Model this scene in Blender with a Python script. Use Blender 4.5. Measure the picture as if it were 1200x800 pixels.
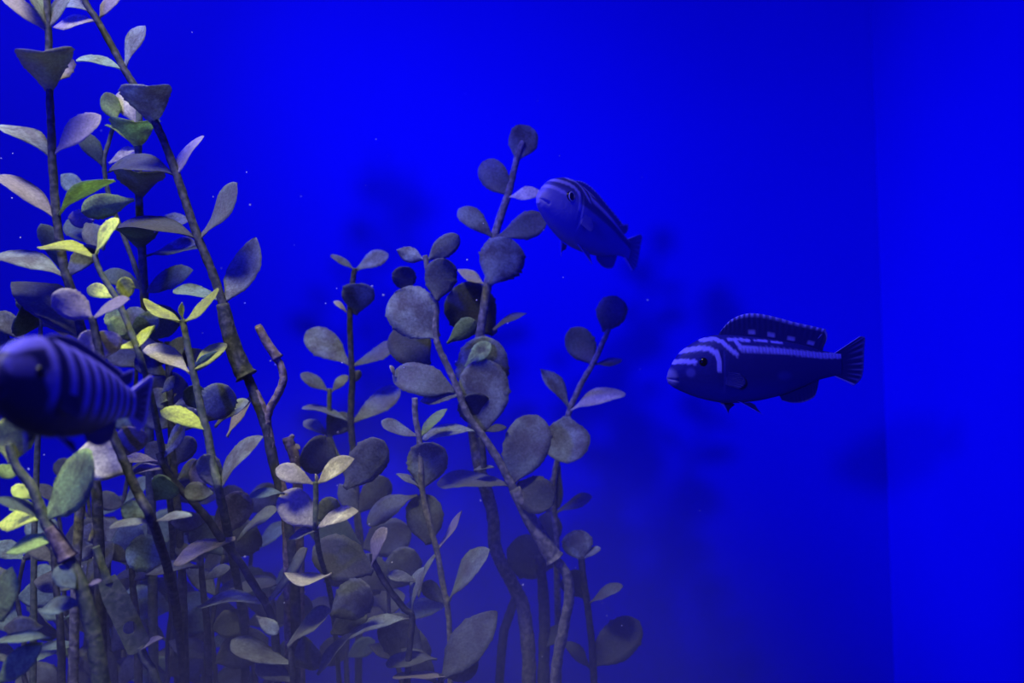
import bpy, bmesh, math, random
import numpy as np
from mathutils import Vector, noise as mnoise

for o in list(bpy.data.objects):
    bpy.data.objects.remove(o, do_unlink=True)
scene = bpy.context.scene
COL = scene.collection

# ------------------------------------------------------------------ camera
PITCH = math.radians(4.6)
CAM = Vector((0.0, 0.0, 0.30))
FPX = 1000.0
cam_d = bpy.data.cameras.new('camera')
cam = bpy.data.objects.new('camera', cam_d)
COL.objects.link(cam)
cam.location = CAM
cam.rotation_euler = (math.pi / 2 + PITCH, 0, 0)
cam_d.sensor_width = 36.0
cam_d.lens = 30.0
cam_d.clip_start = 0.01
cam_d.dof.use_dof = True
cam_d.dof.focus_distance = 0.50
cam_d.dof.aperture_fstop = 5.5
scene.camera = cam

# ------------------------------------------------------------------ view, world
vs = scene.view_settings
vs.view_transform = 'Standard'
vs.look = 'None'
vs.gamma = 1.0
vs.exposure = 0.0
vs.use_curve_mapping = False
scene.cycles.volume_step_rate = 3.0      # the haze is smooth, coarse steps do
world = bpy.data.worlds.new('room_dark')
scene.world = world
world.use_nodes = True
bg = world.node_tree.nodes['Background']
bg.inputs['Color'].default_value = (0.25, 0.25, 1.0, 1)
bg.inputs['Strength'].default_value = 0.05


def area_light(name, loc, target, size, power, color, size_y=None, spread=None):
    d = bpy.data.lights.new(name, 'AREA')
    d.energy = power
    d.color = color
    d.size = size
    if size_y:
        d.shape = 'RECTANGLE'
        d.size_y = size_y
    if spread:
        d.spread = math.radians(spread)
    o = bpy.data.objects.new(name, d)
    COL.objects.link(o)
    o.location = loc
    o.rotation_euler = (Vector(target) - Vector(loc)).to_track_quat('-Z', 'Y').to_euler()
    return o


# blue lamp in front of the tank, left of the viewer
area_light('blue_front_lamp', (-0.50, -0.45, 0.52), (0.02, 0.9, 0.70), 0.07, 3.0, (0.0, 0.0, 1.0), spread=84)
# added blue lamp high on the left, put in to brighten the right side panel
area_light('blue_side_fill_lamp', (-0.45, 0.62, 0.88), (0.39, 0.70, 0.08), 0.25, 1.45, (0.0, 0.0, 1.0), size_y=0.12, spread=72)
# blue strip above the back of the tank
area_light('blue_back_strip', (-0.42, 0.58, 1.02), (-0.40, 0.90, 0.50), 0.9, 1.15, (0.0, 0.0, 1.0), size_y=0.06)
# neutral white hood lamp over the planting on the left
area_light('white_hood_lamp', (-0.26, 0.22, 0.92), (-0.23, 0.46, 0.26), 0.26, 0.85, (1.0, 0.97, 0.70), size_y=0.10, spread=62)


# ------------------------------------------------------------------ helpers
def P(x, y, d):
    """point seen along image position (x, y) of the 1200x800 frame at depth d (metres)"""
    dx = (x - 600.0) / FPX
    dy = (400.0 - y) / FPX
    c, s = math.cos(PITCH), math.sin(PITCH)
    return CAM + d * Vector((dx, c - dy * s, s + dy * c))


def link_mesh(name, verts, faces, mat, parent=None, smooth=True):
    me = bpy.data.meshes.new(name)
    me.from_pydata([tuple(v) for v in verts], [], faces)
    if smooth:
        me.polygons.foreach_set('use_smooth', [True] * len(me.polygons))
    if mat:
        me.materials.append(mat)
    o = bpy.data.objects.new(name, me)
    COL.objects.link(o)
    if parent:
        o.parent = parent
    return o


def tag(o, label=None, cat=None, group=None, kind=None):
    if label: o['label'] = label
    if cat: o['category'] = cat
    if group: o['group'] = group
    if kind: o['kind'] = kind
    return o


def box(name, lo, hi, mat):
    x0, y0, z0 = lo
    x1, y1, z1 = hi
    v = [(x0, y0, z0), (x1, y0, z0), (x1, y1, z0), (x0, y1, z0), (x0, y0, z1), (x1, y0, z1), (x1, y1, z1), (x0, y1, z1)]
    f = [(0, 3, 2, 1), (4, 5, 6, 7), (0, 1, 5, 4), (1, 2, 6, 5), (2, 3, 7, 6), (3, 0, 4, 7)]
    return link_mesh(name, v, f, mat, smooth=False)


def new_mat(name):
    m = bpy.data.materials.new(name)
    m.use_nodes = True
    nt = m.node_tree
    for n in list(nt.nodes):
        nt.nodes.remove(n)
    out = nt.nodes.new('ShaderNodeOutputMaterial')
    return m, nt, out


def ramp(nt, stops):
    r = nt.nodes.new('ShaderNodeValToRGB')
    el = r.color_ramp.elements
    while len(el) < len(stops):
        el.new(0.5)
    for e, (p, c) in zip(el, stops):
        e.position = p
        e.color = (*c, 1)
    return r


# ------------------------------------------------------------------ materials
def leaf_mat(name, base, dust, dust_amt, transl=0.22):
    m, nt, out = new_mat(name)
    L = nt.links.new
    tc = nt.nodes.new('ShaderNodeTexCoord')
    n1 = nt.nodes.new('ShaderNodeTexNoise')
    n1.inputs['Scale'].default_value = 70
    n1.inputs['Detail'].default_value = 6
    n1.inputs['Roughness'].default_value = 0.65
    L(tc.outputs['Object'], n1.inputs['Vector'])
    n2 = nt.nodes.new('ShaderNodeTexNoise')
    n2.inputs['Scale'].default_value = 700
    n2.inputs['Detail'].default_value = 3
    L(tc.outputs['Object'], n2.inputs['Vector'])
    r1 = ramp(nt, [(max(0.0, 0.62 - dust_amt * 0.5), (0, 0, 0)), (min(1.0, 0.80 - dust_amt * 0.4), (1, 1, 1))])
    L(n1.outputs['Fac'], r1.inputs['Fac'])
    oi = nt.nodes.new('ShaderNodeObjectInfo')
    hsv = nt.nodes.new('ShaderNodeHueSaturation')
    mr = nt.nodes.new('ShaderNodeMapRange')
    mr.inputs['To Min'].default_value = 3.6
    mr.inputs['To Max'].default_value = 1.25
    L(oi.outputs['Random'], mr.inputs['Value'])
    L(mr.outputs['Result'], hsv.inputs['Value'])
    hsv.inputs['Color'].default_value = (*base, 1)
    # midrib: paler narrow line from the uv
    uv = nt.nodes.new('ShaderNodeUVMap')
    sep = nt.nodes.new('ShaderNodeSeparateXYZ')
    L(uv.outputs['UV'], sep.inputs['Vector'])
    ab = nt.nodes.new('ShaderNodeMath'); ab.operation = 'SUBTRACT'; ab.inputs[1].default_value = 0.5
    L(sep.outputs['Y'], ab.inputs[0])
    ab2 = nt.nodes.new('ShaderNodeMath'); ab2.operation = 'ABSOLUTE'
    L(ab.outputs[0], ab2.inputs[0])
    rr = ramp(nt, [(0.0, (0.35, 0.35, 0.35)), (0.06, (0, 0, 0)), (0.42, (0, 0, 0)), (0.5, (0.5, 0.5, 0.5))])
    L(ab2.outputs[0], rr.inputs['Fac'])
    mx0 = nt.nodes.new('ShaderNodeMixRGB')
    mx0.inputs['Color2'].default_value = (*[min(1, c * 1.5 + 0.03) for c in base], 1)
    L(rr.outputs['Color'], mx0.inputs['Fac'])
    L(hsv.outputs['Color'], mx0.inputs['Color1'])
    mx = nt.nodes.new('ShaderNodeMixRGB')
    L(r1.outputs['Color'], mx.inputs['Fac'])
    L(mx0.outputs['Color'], mx.inputs['Color1'])
    mx.inputs['Color2'].default_value = (*dust, 1)
    # fine speckle
    r2 = ramp(nt, [(0.35, (0.80, 0.80, 0.80)), (0.7, (1.2, 1.2, 1.2))])
    L(n2.outputs['Fac'], r2.inputs['Fac'])
    mu = nt.nodes.new('ShaderNodeMixRGB'); mu.blend_type = 'MULTIPLY'; mu.inputs['Fac'].default_value = 1
    L(mx.outputs['Color'], mu.inputs['Color1'])
    L(r2.outputs['Color'], mu.inputs['Color2'])
    bs = nt.nodes.new('ShaderNodeBsdfPrincipled')
    bs.inputs['Roughness'].default_value = 0.6
    bs.inputs['Specular IOR Level'].default_value = 0.25
    L(mu.outputs['Color'], bs.inputs['Base Color'])
    bp = nt.nodes.new('ShaderNodeBump')
    bp.inputs['Strength'].default_value = 0.5
    bp.inputs['Distance'].default_value = 0.0006
    L(n2.outputs['Fac'], bp.inputs['Height'])
    L(bp.outputs['Normal'], bs.inputs['Normal'])
    tr = nt.nodes.new('ShaderNodeBsdfTranslucent')
    L(mu.outputs['Color'], tr.inputs['Color'])
    ms = nt.nodes.new('ShaderNodeMixShader')
    ms.inputs['Fac'].default_value = transl
    L(bs.outputs[0], ms.inputs[1])
    L(tr.outputs[0], ms.inputs[2])
    L(ms.outputs[0], out.inputs['Surface'])
    return m


LEAF = {
    'lime': leaf_mat('leaf_lime', (0.36, 0.41, 0.09), (0.32, 0.34, 0.18), 0.25, 0.40),
    'green': leaf_mat('leaf_green', (0.19, 0.27, 0.09), (0.24, 0.28, 0.16), 0.3, 0.45),
    'grey': leaf_mat('leaf_grey_green', (0.15, 0.18, 0.17), (0.22, 0.22, 0.23), 0.5, 0.45),
    'dust': leaf_mat('leaf_dusty', (0.19, 0.18, 0.19), (0.33, 0.29, 0.34), 0.75, 0.25),
    'pale': leaf_mat('leaf_pale', (0.40, 0.39, 0.27), (0.56, 0.52, 0.42), 0.6, 0.30),
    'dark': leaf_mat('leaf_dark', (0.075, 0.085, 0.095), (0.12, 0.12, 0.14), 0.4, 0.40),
    'teal': leaf_mat('leaf_blue_green', (0.12, 0.17, 0.15), (0.18, 0.21, 0.20), 0.3, 0.45),
}


def stem_mat(name, c1, c2):
    m, nt, out = new_mat(name)
    L = nt.links.new
    tc = nt.nodes.new('ShaderNodeTexCoord')
    n1 = nt.nodes.new('ShaderNodeTexNoise')
    n1.inputs['Scale'].default_value = 320
    n1.inputs['Detail'].default_value = 5
    L(tc.outputs['Object'], n1.inputs['Vector'])
    r = ramp(nt, [(0.42, c1), (0.68, c2)])
    L(n1.outputs['Fac'], r.inputs['Fac'])
    bs = nt.nodes.new('ShaderNodeBsdfPrincipled')
    bs.inputs['Roughness'].default_value = 0.65
    bs.inputs['Specular IOR Level'].default_value = 0.25
    L(r.outputs['Color'], bs.inputs['Base Color'])
    bp = nt.nodes.new('ShaderNodeBump')
    bp.inputs['Strength'].default_value = 0.6
    bp.inputs['Distance'].default_value = 0.001
    L(n1.outputs['Fac'], bp.inputs['Height'])
    L(bp.outputs['Normal'], bs.inputs['Normal'])
    L(bs.outputs[0], out.inputs['Surface'])
    return m


STEM = {
    'dark': stem_mat('stem_dark', (0.03, 0.035, 0.045), (0.10, 0.10, 0.11)),
    'green': stem_mat('stem_green', (0.09, 0.12, 0.08), (0.20, 0.22, 0.15)),
    'pale': stem_mat('stem_pale', (0.13, 0.13, 0.13), (0.36, 0.34, 0.31)),
    'brown': stem_mat('stem_brown', (0.12, 0.09, 0.09), (0.33, 0.26, 0.27)),
}


def backdrop_mat(name, col):
    m, nt, out = new_mat(name)
    L = nt.links.new
    tc = nt.nodes.new('ShaderNodeTexCoord')
    n1 = nt.nodes.new('ShaderNodeTexNoise')
    n1.inputs['Scale'].default_value = 3.0
    n1.inputs['Detail'].default_value = 2
    L(tc.outputs['Object'], n1.inputs['Vector'])
    r = ramp(nt, [(0.3, tuple(c * 0.90 for c in col)), (0.7, col)])
    L(n1.outputs['Fac'], r.inputs['Fac'])
    bs = nt.nodes.new('ShaderNodeBsdfPrincipled')
    bs.inputs['Roughness'].default_value = 0.8
    bs.inputs['Specular IOR Level'].default_value = 0.1
    L(r.outputs['Color'], bs.inputs['Base Color'])
    L(bs.outputs[0], out.inputs['Surface'])
    return m


M_BACK = backdrop_mat('blue_backdrop', (0.001, 0.001, 0.80))
M_SIDE = backdrop_mat('blue_side_panel', (0.001, 0.001, 0.85))


def gravel_mat():
    m, nt, out = new_mat('dark_gravel')
    L = nt.links.new
    tc = nt.nodes.new('ShaderNodeTexCoord')
    v = nt.nodes.new('ShaderNodeTexVoronoi')
    v.inputs['Scale'].default_value = 160
    L(tc.outputs['Object'], v.inputs['Vector'])
    r = ramp(nt, [(0.0, (0.09, 0.08, 0.10)), (0.5, (0.02, 0.02, 0.03))])
    L(v.outputs['Distance'], r.inputs['Fac'])
    bs = nt.nodes.new('ShaderNodeBsdfPrincipled')
    bs.inputs['Roughness'].default_value = 0.8
    L(r.outputs['Color'], bs.inputs['Base Color'])
    bp = nt.nodes.new('ShaderNodeBump')
    bp.inputs['Distance'].default_value = 0.004
    L(v.outputs['Distance'], bp.inputs['Height'])
    L(bp.outputs['Normal'], bs.inputs['Normal'])
    L(bs.outputs[0], out.inputs['Surface'])
    return m


def glass_mat():
    m, nt, out = new_mat('clear_glass')
    L = nt.links.new
    t = nt.nodes.new('ShaderNodeBsdfTransparent')
    t.inputs['Color'].default_value = (0.99, 0.99, 1, 1)
    g = nt.nodes.new('ShaderNodeBsdfGlossy')
    g.inputs['Roughness'].default_value = 0.02
    ms = nt.nodes.new('ShaderNodeMixShader')
    ms.inputs['Fac'].default_value = 0.03
    L(t.outputs[0], ms.inputs[1])
    L(g.outputs[0], ms.inputs[2])
    L(ms.outputs[0], out.inputs['Surface'])
    return m


def water_mat():
    """clear water with an added soft haze that veils and dims the plants low down"""
    m, nt, out = new_mat('hazy_water')
    L = nt.links.new
    tc = nt.nodes.new('ShaderNodeTexCoord')
    mp = nt.nodes.new('ShaderNodeMapping')
    mp.vector_type = 'TEXTURE'
    mp.inputs['Location'].default_value = (-0.06, 0.52, 0.05)
    mp.inputs['Scale'].default_value = (0.36, 0.30, 0.30)
    L(tc.outputs['Object'], mp.inputs['Vector'])
    ln = nt.nodes.new('ShaderNodeVectorMath'); ln.operation = 'LENGTH'
    L(mp.outputs[0], ln.inputs[0])
    mr = nt.nodes.new('ShaderNodeMapRange'); mr.interpolation_type = 'SMOOTHSTEP'
    mr.inputs['From Min'].default_value = 0.15
    mr.inputs['From Max'].default_value = 1.0
    mr.inputs['To Min'].default_value = 3.6
    mr.inputs['To Max'].default_value = 0.015
    L(ln.outputs['Value'], mr.inputs['Value'])
    s = nt.nodes.new('ShaderNodeVolumeScatter')
    s.inputs['Color'].default_value = (0.38, 0.38, 0.92, 1)
    s.inputs['Anisotropy'].default_value = 0.2
    L(mr.outputs['Result'], s.inputs['Density'])
    L(s.outputs[0], out.inputs['Volume'])
    return m


# ------------------------------------------------------------------ the tank
XR, XL, YB, YF = 0.392, -0.66, 0.90, 0.115
tag(box('floor', (XL - 0.02, YF, -0.03), (XR + 0.02, YB + 0.02, 0.0), gravel_mat()), 'dark gravel bed of the aquarium', kind='structure')
tag(box('wall_back', (XL, YB, 0.0), (XR, YB + 0.02, 0.90), M_BACK), 'deep blue back panel of the aquarium', kind='structure')
tag(box('wall_right', (XR, YF, 0.0), (XR + 0.02, YB + 0.02, 0.90), M_SIDE), 'bright blue right side panel of the aquarium', kind='structure')
tag(box('wall_left', (XL - 0.02, YF, 0.0), (XL, YB + 0.02, 0.90), M_SIDE), 'blue left side panel of the aquarium', kind='structure')
tag(box('window_1', (XL, YF - 0.012, 0.0), (XR, YF - 0.002, 0.90), glass_mat()), 'clear front glass of the aquarium', kind='structure')
water = tag(box('water', (XL + 0.001, YF, 0.001), (XR - 0.001, YB - 0.001, 0.80), water_mat()), 'slightly hazy water filling the aquarium', 'water', kind='stuff')

# ------------------------------------------------------------------ plants
rng = random.Random(7)
PT = [0, .06, .15, .28, .42, .55, .66, .77, .87, .94, .98, 1.0]
PROF = {
    'o': [.13, .16, .27, .56, .82, .97, 1.0, .94, .76, .52, .28, .04],   # spoon shaped
    'r': [.14, .20, .44, .78, .96, 1.0, .98, .90, .73, .51, .28, .05],   # rounder
    't': [.12, .20, .36, .55, .72, .85, .94, 1.0, .98, .86, .70, .42],   # fan shaped
    'p': [.14, .20, .42, .75, .95, 1.0, .93, .76, .50, .28, .14, .02],   # pointed
}
NT, NS = 26, 6
for _k in PROF:      # smooth the outlines
    _x = np.linspace(0, 1, 201)
    _y = np.interp(_x, PT, PROF[_k])
    _w = np.hanning(27); _w /= _w.sum()
    _e = np.concatenate([_y[13:0:-1], _y, -_y[-2:-15:-1]])
    PROF[_k] = (_x, np.clip(np.convolve(_e, _w, 'valid'), 0.03, 1.0))


def leaf_geom(B, T, n0_view, app, wr, sgn, bend, cup, shape, seed, thick=0.0007):
    r = random.Random(seed)
    a = T - B
    Ln = a.length
    a = a / Ln
    s0 = a.cross(n0_view).normalized()
    n0 = s0.cross(a).normalized()
    if n0.dot(n0_view) > 0:      # n0 looks back at the camera
        n0, s0 = -n0, -s0
    W = max(app, wr * Ln)
    phi = math.acos(max(0.05, min(1.0, app / W)))
    cand = []
    for q in (phi, -phi):
        s = s0 * math.cos(q) + n0 * math.sin(q)
        n = s.cross(a).normalized()
        if n.dot(n0) < 0: n = -n
        cand.append((n.z, s, n))
    cand.sort(key=lambda c: -c[0])
    _, s, n = cand[0] if sgn >= 0 else cand[1]
    up = n if n.z >= 0 else -n
    ts = [i / NT for i in range(NT + 1)]
    tw = r.uniform(-0.25, 0.25)
    prof = [float(np.interp(t, *PROF[shape])) for t in ts]
    top, bot, uv = [], [], []
    ph = r.uniform(0, 6)
    for i, t in enumerate(ts):
        jl = 1 + r.uniform(-0.025, 0.025) + (0.07 if r.random() < 0.12 else 0)
        jr = 1 + r.uniform(-0.025, 0.025) + (0.07 if r.random() < 0.12 else 0)
        cen = B + a * (t * Ln) + up * (bend * Ln * 4 * t * (1 - t))
        tt = tw * (t - 0.3)
        sd = s * math.cos(tt) + up * math.sin(tt)
        for j in range(NS + 1):
            q = j / NS * 2 - 1
            hw = 0.5 * W * prof[i] * (jl if q < 0 else jr)
            wav = 0.03 * W * math.sin(9 * t + ph + 2 * q) * abs(q)
            c = cen + sd * (q * hw) + up * (cup * W * q * q * prof[i] + wav)
            th = thick * (1.0 - 0.75 * abs(q) ** 3) * (1.6 if t < 0.12 else 1.0)
            if i == NT: th *= 0.3
            rib = 0.0004 if j == NS // 2 else 0
            top.append(c + up * (th * 0.5))
            bot.append(c - up * (th * 0.5 + rib))
            uv.append((t, j / NS))
    n1 = NS + 1
    N = len(top)
    faces = []
    for i in range(NT):
        for j in range(NS):
            k = i * n1 + j
            faces.append((k, k + 1, k + n1 + 1, k + n1))
            faces.append((N + k, N + k + n1, N + k + n1 + 1, N + k + 1))
        k = i * n1
        faces.append((k, k + n1, N + k + n1, N + k))
        k = i * n1 + NS
        faces.append((k, N + k, N + k + n1, k + n1))
    for j in range(NS):
        faces.append((j, N + j, N + j + 1, j + 1))
        k = NT * n1 + j
        faces.append((k, k + 1, N + k + 1, N + k))
    return top + bot, faces, uv + uv


def catmull(pts, per=6):
    out = []
    n = len(pts)
    for i in range(n - 1):
        p0, p1, p2, p3 = pts[max(i - 1, 0)], pts[i], pts[i + 1], pts[min(i + 2, n - 1)]
        for k in range(per):
            t = k / per
            out.append(0.5 * ((2 * p1) + (p2 - p0) * t + (2 * p0 - 5 * p1 + 4 * p2 - p3) * t * t + (3 * p1 - p0 - 3 * p2 + p3) * t ** 3))
    out.append(pts[-1])
    return out


def tube(pts, rads, seed=0, bump=0.10, sides=10):
    r = random.Random(seed)
    verts, faces = [], []
    ref = Vector((0.3, 1, 0.2)).normalized()
    n = len(pts)
    for i, p in enumerate(pts):
        t = (pts[min(i + 1, n - 1)] - pts[max(i - 1, 0)]).normalized()
        u = t.cross(ref).normalized()
        v = t.cross(u)
        for k in range(sides):
            a = 2 * math.pi * k / sides
            rr = rads[i] * (1 + r.uniform(-bump, bump))
            verts.append(p + (u * math.cos(a) + v * math.sin(a)) * rr)
    for i in range(n - 1):
        for k in range(sides):
            a, b = i * sides + k, i * sides + (k + 1) % sides
            faces.append((a, b, b + sides, a + sides))
    faces.append(tuple(range(sides))[::-1])
    faces.append(tuple((n - 1) * sides + k for k in range(sides)))
    return verts, faces


SEED = [100]


def make_plant(name, label, depth, stems, leaves, cat='aquarium plant', group='artificial plants in the tank', sleeves=()):
    """stems: (points [(x,y) or (x,y,depth)], width_top_px, width_bottom_px, material, to_floor)
       leaves: (base_x, base_y, tip_x, tip_y, width_px, material, {options})"""
    main = stems[0][0]
    d_end = main[-1][2] if len(main[-1]) > 2 else depth
    base = P(main[-1][0], main[-1][1], d_end)
    base = Vector((base.x, base.y, 0.0))
    root = bpy.data.objects.new(name, None)
    COL.objects.link(root)
    root.location = base
    root.empty_display_size = 0.02
    tag(root, label, cat, group)
    nodes = []
    for st in stems:
        pts, w0, w1, mk = st[:4]
        floor = st[4] if len(st) > 4 else False
        p3, d3 = [], []
        for p in pts:
            d = p[2] if len(p) > 2 else depth
            p3.append(P(p[0], p[1], d)); d3.append(d)
        nseg = len(p3)
        if floor:
            l = p3[-1]
            p3.append(Vector((l.x * 0.6 + base.x * 0.4, l.y, l.z * 0.5)))
            p3.append(Vector((base.x, base.y, -0.004)))
        cur = catmull(p3, 7)
        m = len(cur)
        rads = []
        for i in range(m):
            f = min(1.0, i / max(1, (nseg - 1) * 7))
            w = (w0 + (w1 - w0) * f) * depth / FPX * 0.44
            rads.append(w)
        SEED[0] += 1
        v, f = tube([c - base for c in cur], rads, SEED[0])
        o = link_mesh('stem', v, f, STEM[mk], root)
    for sl in sleeves:
        pts, w0, w1, mk, nm = sl
        cur = catmull([P(p[0], p[1], p[2] if len(p) > 2 else depth) for p in pts], 6)
        m = len(cur)
        rads = [(w0 + (w1 - w0) * i / (m - 1)) * depth / FPX * 0.5 for i in range(m)]
        # flared lip at the lower end
        rads[-1] *= 1.15; rads[-2] *= 1.08
        SEED[0] += 1
        v, f = tube([c - base for c in cur], rads, SEED[0], 0.05, 14)
        link_mesh(nm, v, f, STEM[mk], root)
    for lf in leaves:
        bx, by, tx, ty, w, mk = lf[:6]
        op = lf[6] if len(lf) > 6 else {}
        SEED[0] += 1
        r = random.Random(SEED[0])
        d0 = op.get('d', depth)
        Lpx = math.hypot(tx - bx, ty - by)
        k = d0 / FPX
        if 'dd' in op:
            dd = op['dd']
        else:
            need = w / 0.78
            if need > Lpx * 1.05:
                dd = -math.sqrt(need * need - Lpx * Lpx) * k * 0.8
            else:
                dd = r.uniform(-0.25, 0.25) * Lpx * k
        B = P(bx, by, d0)
        T = P(tx, ty, d0 + dd)
        view = (B - CAM).normalized()
        app = max(w, 3) * k
        wr = op.get('wr', 0.52)
        sh = op.get('s', 'r' if w > 0.6 * Lpx else ('p' if r.random() < 0.35 else 'o'))
        bend = op.get('b', r.uniform(0.03, 0.10))
        cup = op.get('c', r.uniform(0.02, 0.10))
        v, f, uv = leaf_geom(B, T, view, app, wr, op.get('g', 1), bend, cup, sh, SEED[0])
        o = link_mesh('leaf', [q - base for q in v], f, LEAF[mk], root)
        me = o.data
        ul = me.uv_layers.new(name='UVMap')
        vi = np.empty(len(me.loops), dtype=np.int32)
        me.loops.foreach_get('vertex_index', vi)
        ul.data.foreach_set('uv', np.array(uv, dtype=np.float32)[vi].ravel())
    return root


U = {'g': -1}
# --- left cluster
make_plant('aquarium_plant', 'tall upright plant at the far left with a thick dark stem and dusty leaves', 0.46,
    [([(55, -60), (55, 0), (57, 40), (58, 105), (60, 150), (62, 200), (67, 260), (75, 312), (86, 350), (98, 400), (106, 460), (110, 540), (116, 640), (118, 830)], 8, 15, 'dark', True)],
    [(55, 37, 4, -4, 20, 'dust'), (57, 108, 52, 60, 60, 'grey', {'c': 0.16, 's': 't'}), (57, 100, 66, 62, 44, 'dust', {'dd': 0.012}),
     (59, 184, -8, 147, 18, 'grey', {'b': .08}), (64, 180, 118, 135, 26, 'dust'),
     (65, 257, -5, 206, 24, 'dust', {'b': .08}), (67, 254, 134, 211, 15, 'green', U), (77, 326, -6, 300, 24, 'grey', {'b': .12}), (78, 326, 112, 288, 24, 'dark'),
     (97, 398, 14, 330, 44, 'dark', {'d': .47}), (96, 400, 30, 352, 30, 'dark', {'d': .48}), (75, 320, 48, 262, 26, 'teal', {'d': .50}),
     (57, 36, 20, -30, 18, 'grey'), (56, 34, 90, -20, 16, 'grey')])
make_plant('aquarium_plant', 'tall leaning plant with a dark diagonal stem crossing the top left', 0.50,
    [([(85, -45), (95, -12), (103, 8), (113, 22), (130, 52), (146, 82), (160, 104), (181, 142), (192, 166), (206, 202), (217, 235), (232, 278), (246, 312), (260, 352), (270, 392), (284, 430), (292, 446), (301, 470), (312, 500), (320, 540), (335, 600), (345, 700), (345, 830)], 8, 15, 'dark', True)],
    [(112, 24, 62, 32, 13, 'dust'), (108, 14, 64, 4, 13, 'grey'), (117, 21, 142, -5, 13, 'dust'),
     (144, 82, 89, 71, 12, 'teal', {'b': .1}), (147, 79, 170, 30, 17, 'grey'),
     (181, 144, 170, 100, 56, 'grey', {'c': .12, 's': 't'}), (206, 206, 128, 200, 20, 'dark', {'b': .12}), (207, 206, 239, 159, 13, 'dust'),
     (231, 280, 138, 266, 19, 'dark', {'b': .1}), (234, 279, 278, 214, 18, 'grey', {'b': -.04}), (264, 352, 300, 278, 36, 'dark', {'b': -.08}), (260, 352, 203, 340, 15, 'teal')],
    sleeves=[([(261, 356), (268, 388), (280, 424), (289, 441)], 15, 24, 'dark', 'stem_sleeve')])
make_plant('aquarium_plant', 'pale green plant with broad cupped leaves between the two tall dark stems', 0.55,
    [([(164, 120), (162, 176), (163, 232), (166, 290), (169, 340), (172, 420), (175, 520), (178, 640), (180, 830)], 9, 13, 'green', True),
     ([(136, 138), (128, 165), (122, 190), (128, 230), (150, 290), (168, 340)], 5, 7, 'green')],
    [(136, 140, 124, 108, 22, 'green'), (168, 150, 142, 106, 30, 'pale', {'d': .56}), (161, 173, 158, 143, 52, 'green', {'c': .15, 's': 't'}),
     (162, 174, 124, 146, 8, 'green'), (128, 192, 160, 176, 13, 'pale'), (121, 196, 94, 155, 22, 'teal'),
     (163, 231, 163, 202, 56, 'grey', {'c': .12, 's': 't'}), (157, 234, 95, 248, 30, 'green', {'g': -1, 'd': .53}), (99, 229, 72, 204, 22, 'teal'),
     (166, 291, 163, 266, 56, 'teal', {'c': .12, 's': 't'}), (168, 268, 222, 259, 16, 'grey'), (169, 300, 236, 290, 12, 'teal'), (186, 296, 230, 286, 14, 'grey', {'d': .56}),
     (122, 292, 78, 258, 30, 'teal', {'d': .57}), (100, 262, 122, 290, 26, 'grey'), (110, 258, 80, 255, 22, 'dust', {'d': .56}),
     (168, 340, 120, 320, 22, 'teal'), (170, 342, 226, 316, 22, 'teal'), (172, 400, 200, 360, 40, 'teal', {'d': .57}), (170, 400, 140, 370, 34, 'teal', {'d': .56})])
make_plant('aquarium_plant', 'lime plant with two slender horn-like top leaves in front of the left stems', 0.44,
    [([(111, 298), (116, 315), (126, 333), (138, 352), (150, 380), (168, 430), (185, 500, .47), (200, 600, .52), (205, 720, .56), (208, 830, .58)], 7, 10, 'green', True)],
    [(109, 301, 44, 290, 11, 'lime', {'b': .06, 's': 'p'}), (112, 299, 139, 256, 13, 'lime', {'b': .05}), (147, 352, 147, 324, 20, 'lime', {'d': .45, 'dd': 0}), (137, 349, 102, 337, 18, 'lime', {'d': .455}),
     (150, 372, 130, 392, 26, 'green', {'d': .47}), (140, 392, 134, 362, 26, 'green', {'d': .47, 'dd': 0.004}), (138, 408, 181, 381, 12, 'lime', {'b': -.14, 's': 'p'}),
     (152, 388, 186, 372, 26, 'teal', {'d': .49}), (168, 394, 152, 360, 28, 'grey', {'d': .5})])
make_plant('aquarium_plant', 'dusty plant whose grey coated leaves show just above and below the nearest fish', 0.42,
    [([(108, 371), (113, 396), (120, 430), (126, 480), (132, 508), (146, 542), (161, 577), (179, 612), (200, 680, .47), (212, 760, .51), (215, 830, .53)], 10, 14, 'dark', True)],
    [(108, 373, 62, 343, 34, 'dust', {'dd': -.006, 's': 'r'}), (110, 373, 152, 350, 11, 'dust', {'b': .05}), (114, 420, 100, 387, 26, 'pale', {'d': .43}), (122, 420, 130, 388, 30, 'pale', {'d': .43}),
     (150, 553, 93, 526, 50, 'pale', {'d': .43, 's': 'r', 'dd': -.004}), (142, 535, 162, 502, 34, 'dust', {'d': .435}),
     (178, 612, 128, 618, 11, 'grey'), (180, 612, 225, 604, 10, 'grey'), (165, 585, 152, 612, 30, 'teal', {'d': .44}), (182, 585, 200, 562, 34, 'teal', {'d': .45})])
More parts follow.
